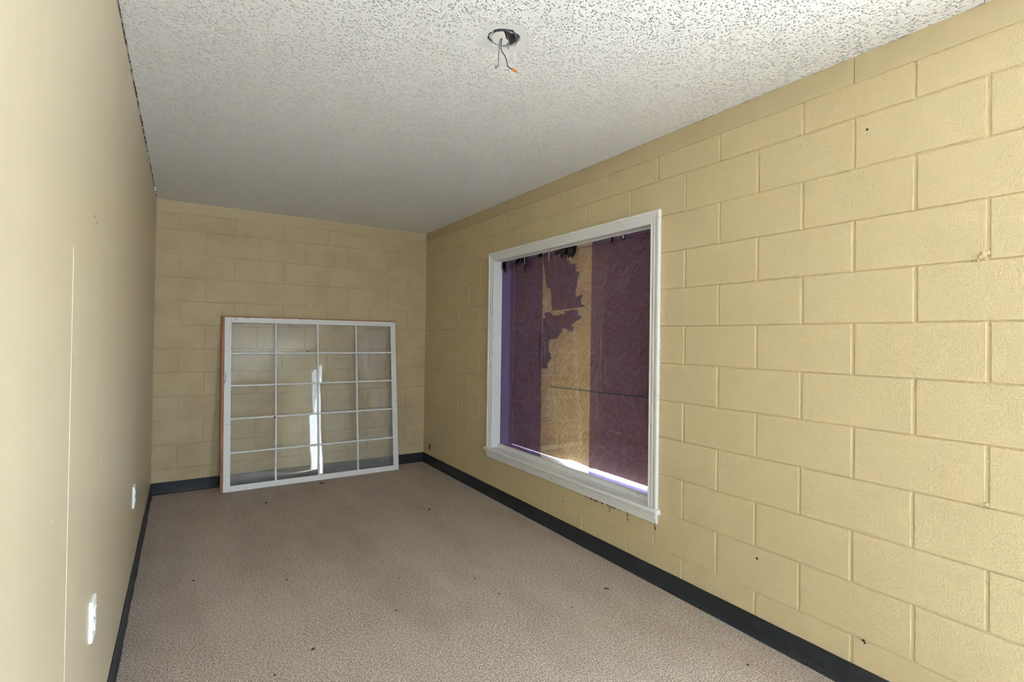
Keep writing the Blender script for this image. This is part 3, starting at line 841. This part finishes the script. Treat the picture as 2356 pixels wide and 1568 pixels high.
# wires: coordinates relative to the camera-facing direction at the box
vd = Vector((CAM.x - BX, CAM.y - BY, 0)).normalized()        # towards the camera position
rt = Vector((-vd.y, vd.x, 0))                                # to its right
def wp(px, py, dep=0.0):   # millimetres right / up in the photo near the box
    return tuple(rt * px * .001 + vd * dep * .001 + Vector((0, 0, py * .001)))
def wire(name, pts, r, m, label):
    mb = MB(); mb.tube(smooth_pts(pts, 6), r, 8); return mb.build(name, m, parent=eb, label=label)
S = 1.9
w1 = wire('wire', [wp(-6, 30, -8), wp(-9, 4, -3), wp(-14, -16, 0), wp(-17, -45, 0), wp(-18, -78, 2), wp(-18, -104, 2)], .0013, M_BLACKWIRE, 'thin black wire ending in a grey cap')
w2 = wire('wire', [wp(0, 30, -8), wp(-6, 6, -2), wp(-9, -22, 0), wp(-7, -46, 0), wp(5, -64, 0), wp(13, -84, 0), wp(17, -102, 0), wp(24, -112, 2), wp(36, -117, 2)], .0018, M_BLACKWIRE, 'black wire ending in an orange cap')
w3 = wire('wire', [wp(-4, 8, 0), wp(4, 16, 4), wp(14, 10, 6), wp(18, -6, 4), wp(19, -22, -4), wp(19, -32, -14)], .0017, M_GREY, 'short grey looped wire')
w4 = wire('wire', [wp(-10, 12, -6), wp(-14, -4, -4), wp(-18, -20, -6), wp(-17, -28, -14)], .0018, M_WHITEWIRE, 'cream wire')
mb = MB(); mb.tube([wp(-19, -103, 2), wp(-23, -108, 2), wp(-29, -114, 2), wp(-30, -115, 2)], .0042, 10, taper=[.7, 1, 1, .5]); mb.build('wire_nut', M_GREY, parent=eb, label='grey cap')
mb = MB(); mb.tube([wp(34, -116, 2), wp(38, -118, 2), wp(50, -123, 2), wp(52, -124, 2)], .0048, 10, taper=[.8, 1, 1.1, .7]); mb.build('wire_nut', M_ORANGE, parent=eb, label='orange cap')

# ---------------------------------------------------------------- outlets on the left wall
def outlet(y, z, label, yw=0.0):
    o = empty('wall_outlet', (-RW, y, z), (0, yw, 0), label=label, cat='outlet')
    mb = MB()
    hh, ww = .058, .0355
    def rr(h_, w_, x, c=.004): return [(x, -w_ + c, -h_), (x, w_ - c, -h_), (x, w_, -h_ + c), (x, w_, h_ - c), (x, w_ - c, h_), (x, -w_ + c, h_), (x, -w_, h_ - c), (x, -w_, -h_ + c)]
    mb.loft([rr(hh, ww, 0.0), rr(hh, ww, .0055), rr(hh - .0025, ww - .0025, .0085)])
    mb.build('cover_plate', M_PLASTIC, parent=o)
    for s in (-1, 1):
        mb = MB(); cz = s * .0195
        pts = [(.0165 * math.cos(a * math.pi / 8), cz + max(-.0125, min(.0125, .0165 * math.sin(a * math.pi / 8)))) for a in range(16)]
        mb.loft([[(.006, a, b) for a, b in pts], [(.0115, a, b) for a, b in pts]])
        rc = mb.build('receptacle', M_PLASTIC, parent=o)
        mb = MB(); mb.box((.0113, -.0075, cz - .001), (.0118, -.0055, cz + .007)); mb.box((.0113, .0055, cz - .001), (.0118, .0075, cz + .006)); mb.box((.0113, -.002, cz - .009), (.0118, .002, cz - .006))
        mb.build('slot', M_SPECK, parent=rc)
    mb = MB(); mb.loft([[(.008, .003 * math.cos(k), .003 * math.sin(k)) for k in [i * .785 for i in range(8)]], [(.0095, .003 * math.cos(k), .003 * math.sin(k)) for k in [i * .785 for i in range(8)]]])
    mb.build('screw', M_STEEL, parent=o)
outlet(-3.352, .530, 'white duplex outlet low on the left wall, the one nearer the camera')
outlet(-1.885, .492, 'white duplex outlet low on the left wall near the far corner')
# small black box plate low on the right wall near the far corner
mb = MB(); mb.box((-.006, -.010, -.028), (0, .010, .028)); mb.box((-.009, -.006, -.022), (-.006, .006, .006))
o = mb.build('wall_clip', M_TEAR, label='small black clip low on the yellow block wall near the far corner', cat='clip', bevel=.001); o.location = (0, -.178, .190)

# ---------------------------------------------------------------- litter on the carpet
def crumb(x, y, r, label, name='debris_crumb', cat='crumb', m=M_SPECK, sq=(1, 1, .45), group=None, rz=0.0):
    mb = MB(); n = 7
    rings = []
    for i in range(1, 5):
        ph = math.pi * i / 5
        rings.append([(r * sq[0] * math.sin(ph) * math.cos(k * 2 * math.pi / n) * rnd.uniform(.7, 1.25), r * sq[1] * math.sin(ph) * math.sin(k * 2 * math.pi / n) * rnd.uniform(.7, 1.25), r * sq[2] * (1 - math.cos(ph)) ) for k in range(n)])
    mb.loft(rings)
    o = mb.build(name, m, label=label, cat=cat, group=group)
    o.location = (x, y, .0005); o.rotation_euler[2] = rz
crumb(-1.132, -.344, .022, 'flat brown chip on the carpet just in front of the leaning sash', 'debris_chip', 'chip', plain('brown_chip', (.07, .035, .02), .8), (1, .3, .2), rz=.2)
crumb(-1.633, -.694, .013, 'short dark twig on the carpet near the left end of the sash', 'debris_chip', 'chip', M_SPECK, (1, .35, .3), rz=.3)
crumb(-.27, -3.19, .014, 'dark smudge-like leaf scrap on the carpet near the right baseboard', 'debris_chip', 'chip', plain('leaf', (.06, .045, .03), .9), (1.1, .7, .12), rz=-.7)
crumb(-.576, -1.51, .010, 'dark olive crumb on the carpet below the far side of the window', m=plain('olive_crumb', (.05, .045, .025), .9))
crumb(-1.721, -2.925, .0075, 'black crumb on the carpet nearest the left front of the photo')
for x, y, r, lb in ((-.219, -3.989, .006, 'black grit speck on the carpet beside the right baseboard, nearest the camera'),
                (-1.71, -2.187, .005, 'tiny black speck on the carpet halfway along, nearest the left baseboard side of the middle'),
                (-1.884, -3.021, .005, 'black grit speck at the lower left edge of the visible carpet'),
                (-1.179, -2.489, .004, 'tiny black speck in the very middle of the carpet'),
                (-.796, -2.932, .005, 'black speck on the carpet below the near half of the window, larger of two'),
                (-.82, -2.716, .004, 'black speck on the carpet just beyond the larger one below the window'),
                (-.552, -3.242, .004, 'tiny black speck between the right baseboard and the leaf scrap side of the carpet'),
                (-1.31, -2.811, .005, 'brown black speck on the carpet left of centre, in front of the middle one'),
                (-2.141, -1.933, .006, 'dark speck on the carpet close to the left baseboard'),
                (-.62, -1.44, .004, 'tiny dark speck right beside the olive crumb')):
    crumb(x, y, r, lb, 'grit_speck', 'grit', group='grit specks on the carpet')
mb = MB()
mb.tube(smooth_pts([(-1.30 + .0, -3.255, .003), (-1.265, -3.235, .005), (-1.24, -3.200, .004), (-1.20, -3.20, .006), (-1.17, -3.235, .003)], 5), .0011, 5)
o = mb.build('thread', plain('pale_thread', (.62, .55, .45), .8), label='pale curled thread lying on the carpet at the bottom of the photo', cat='thread')
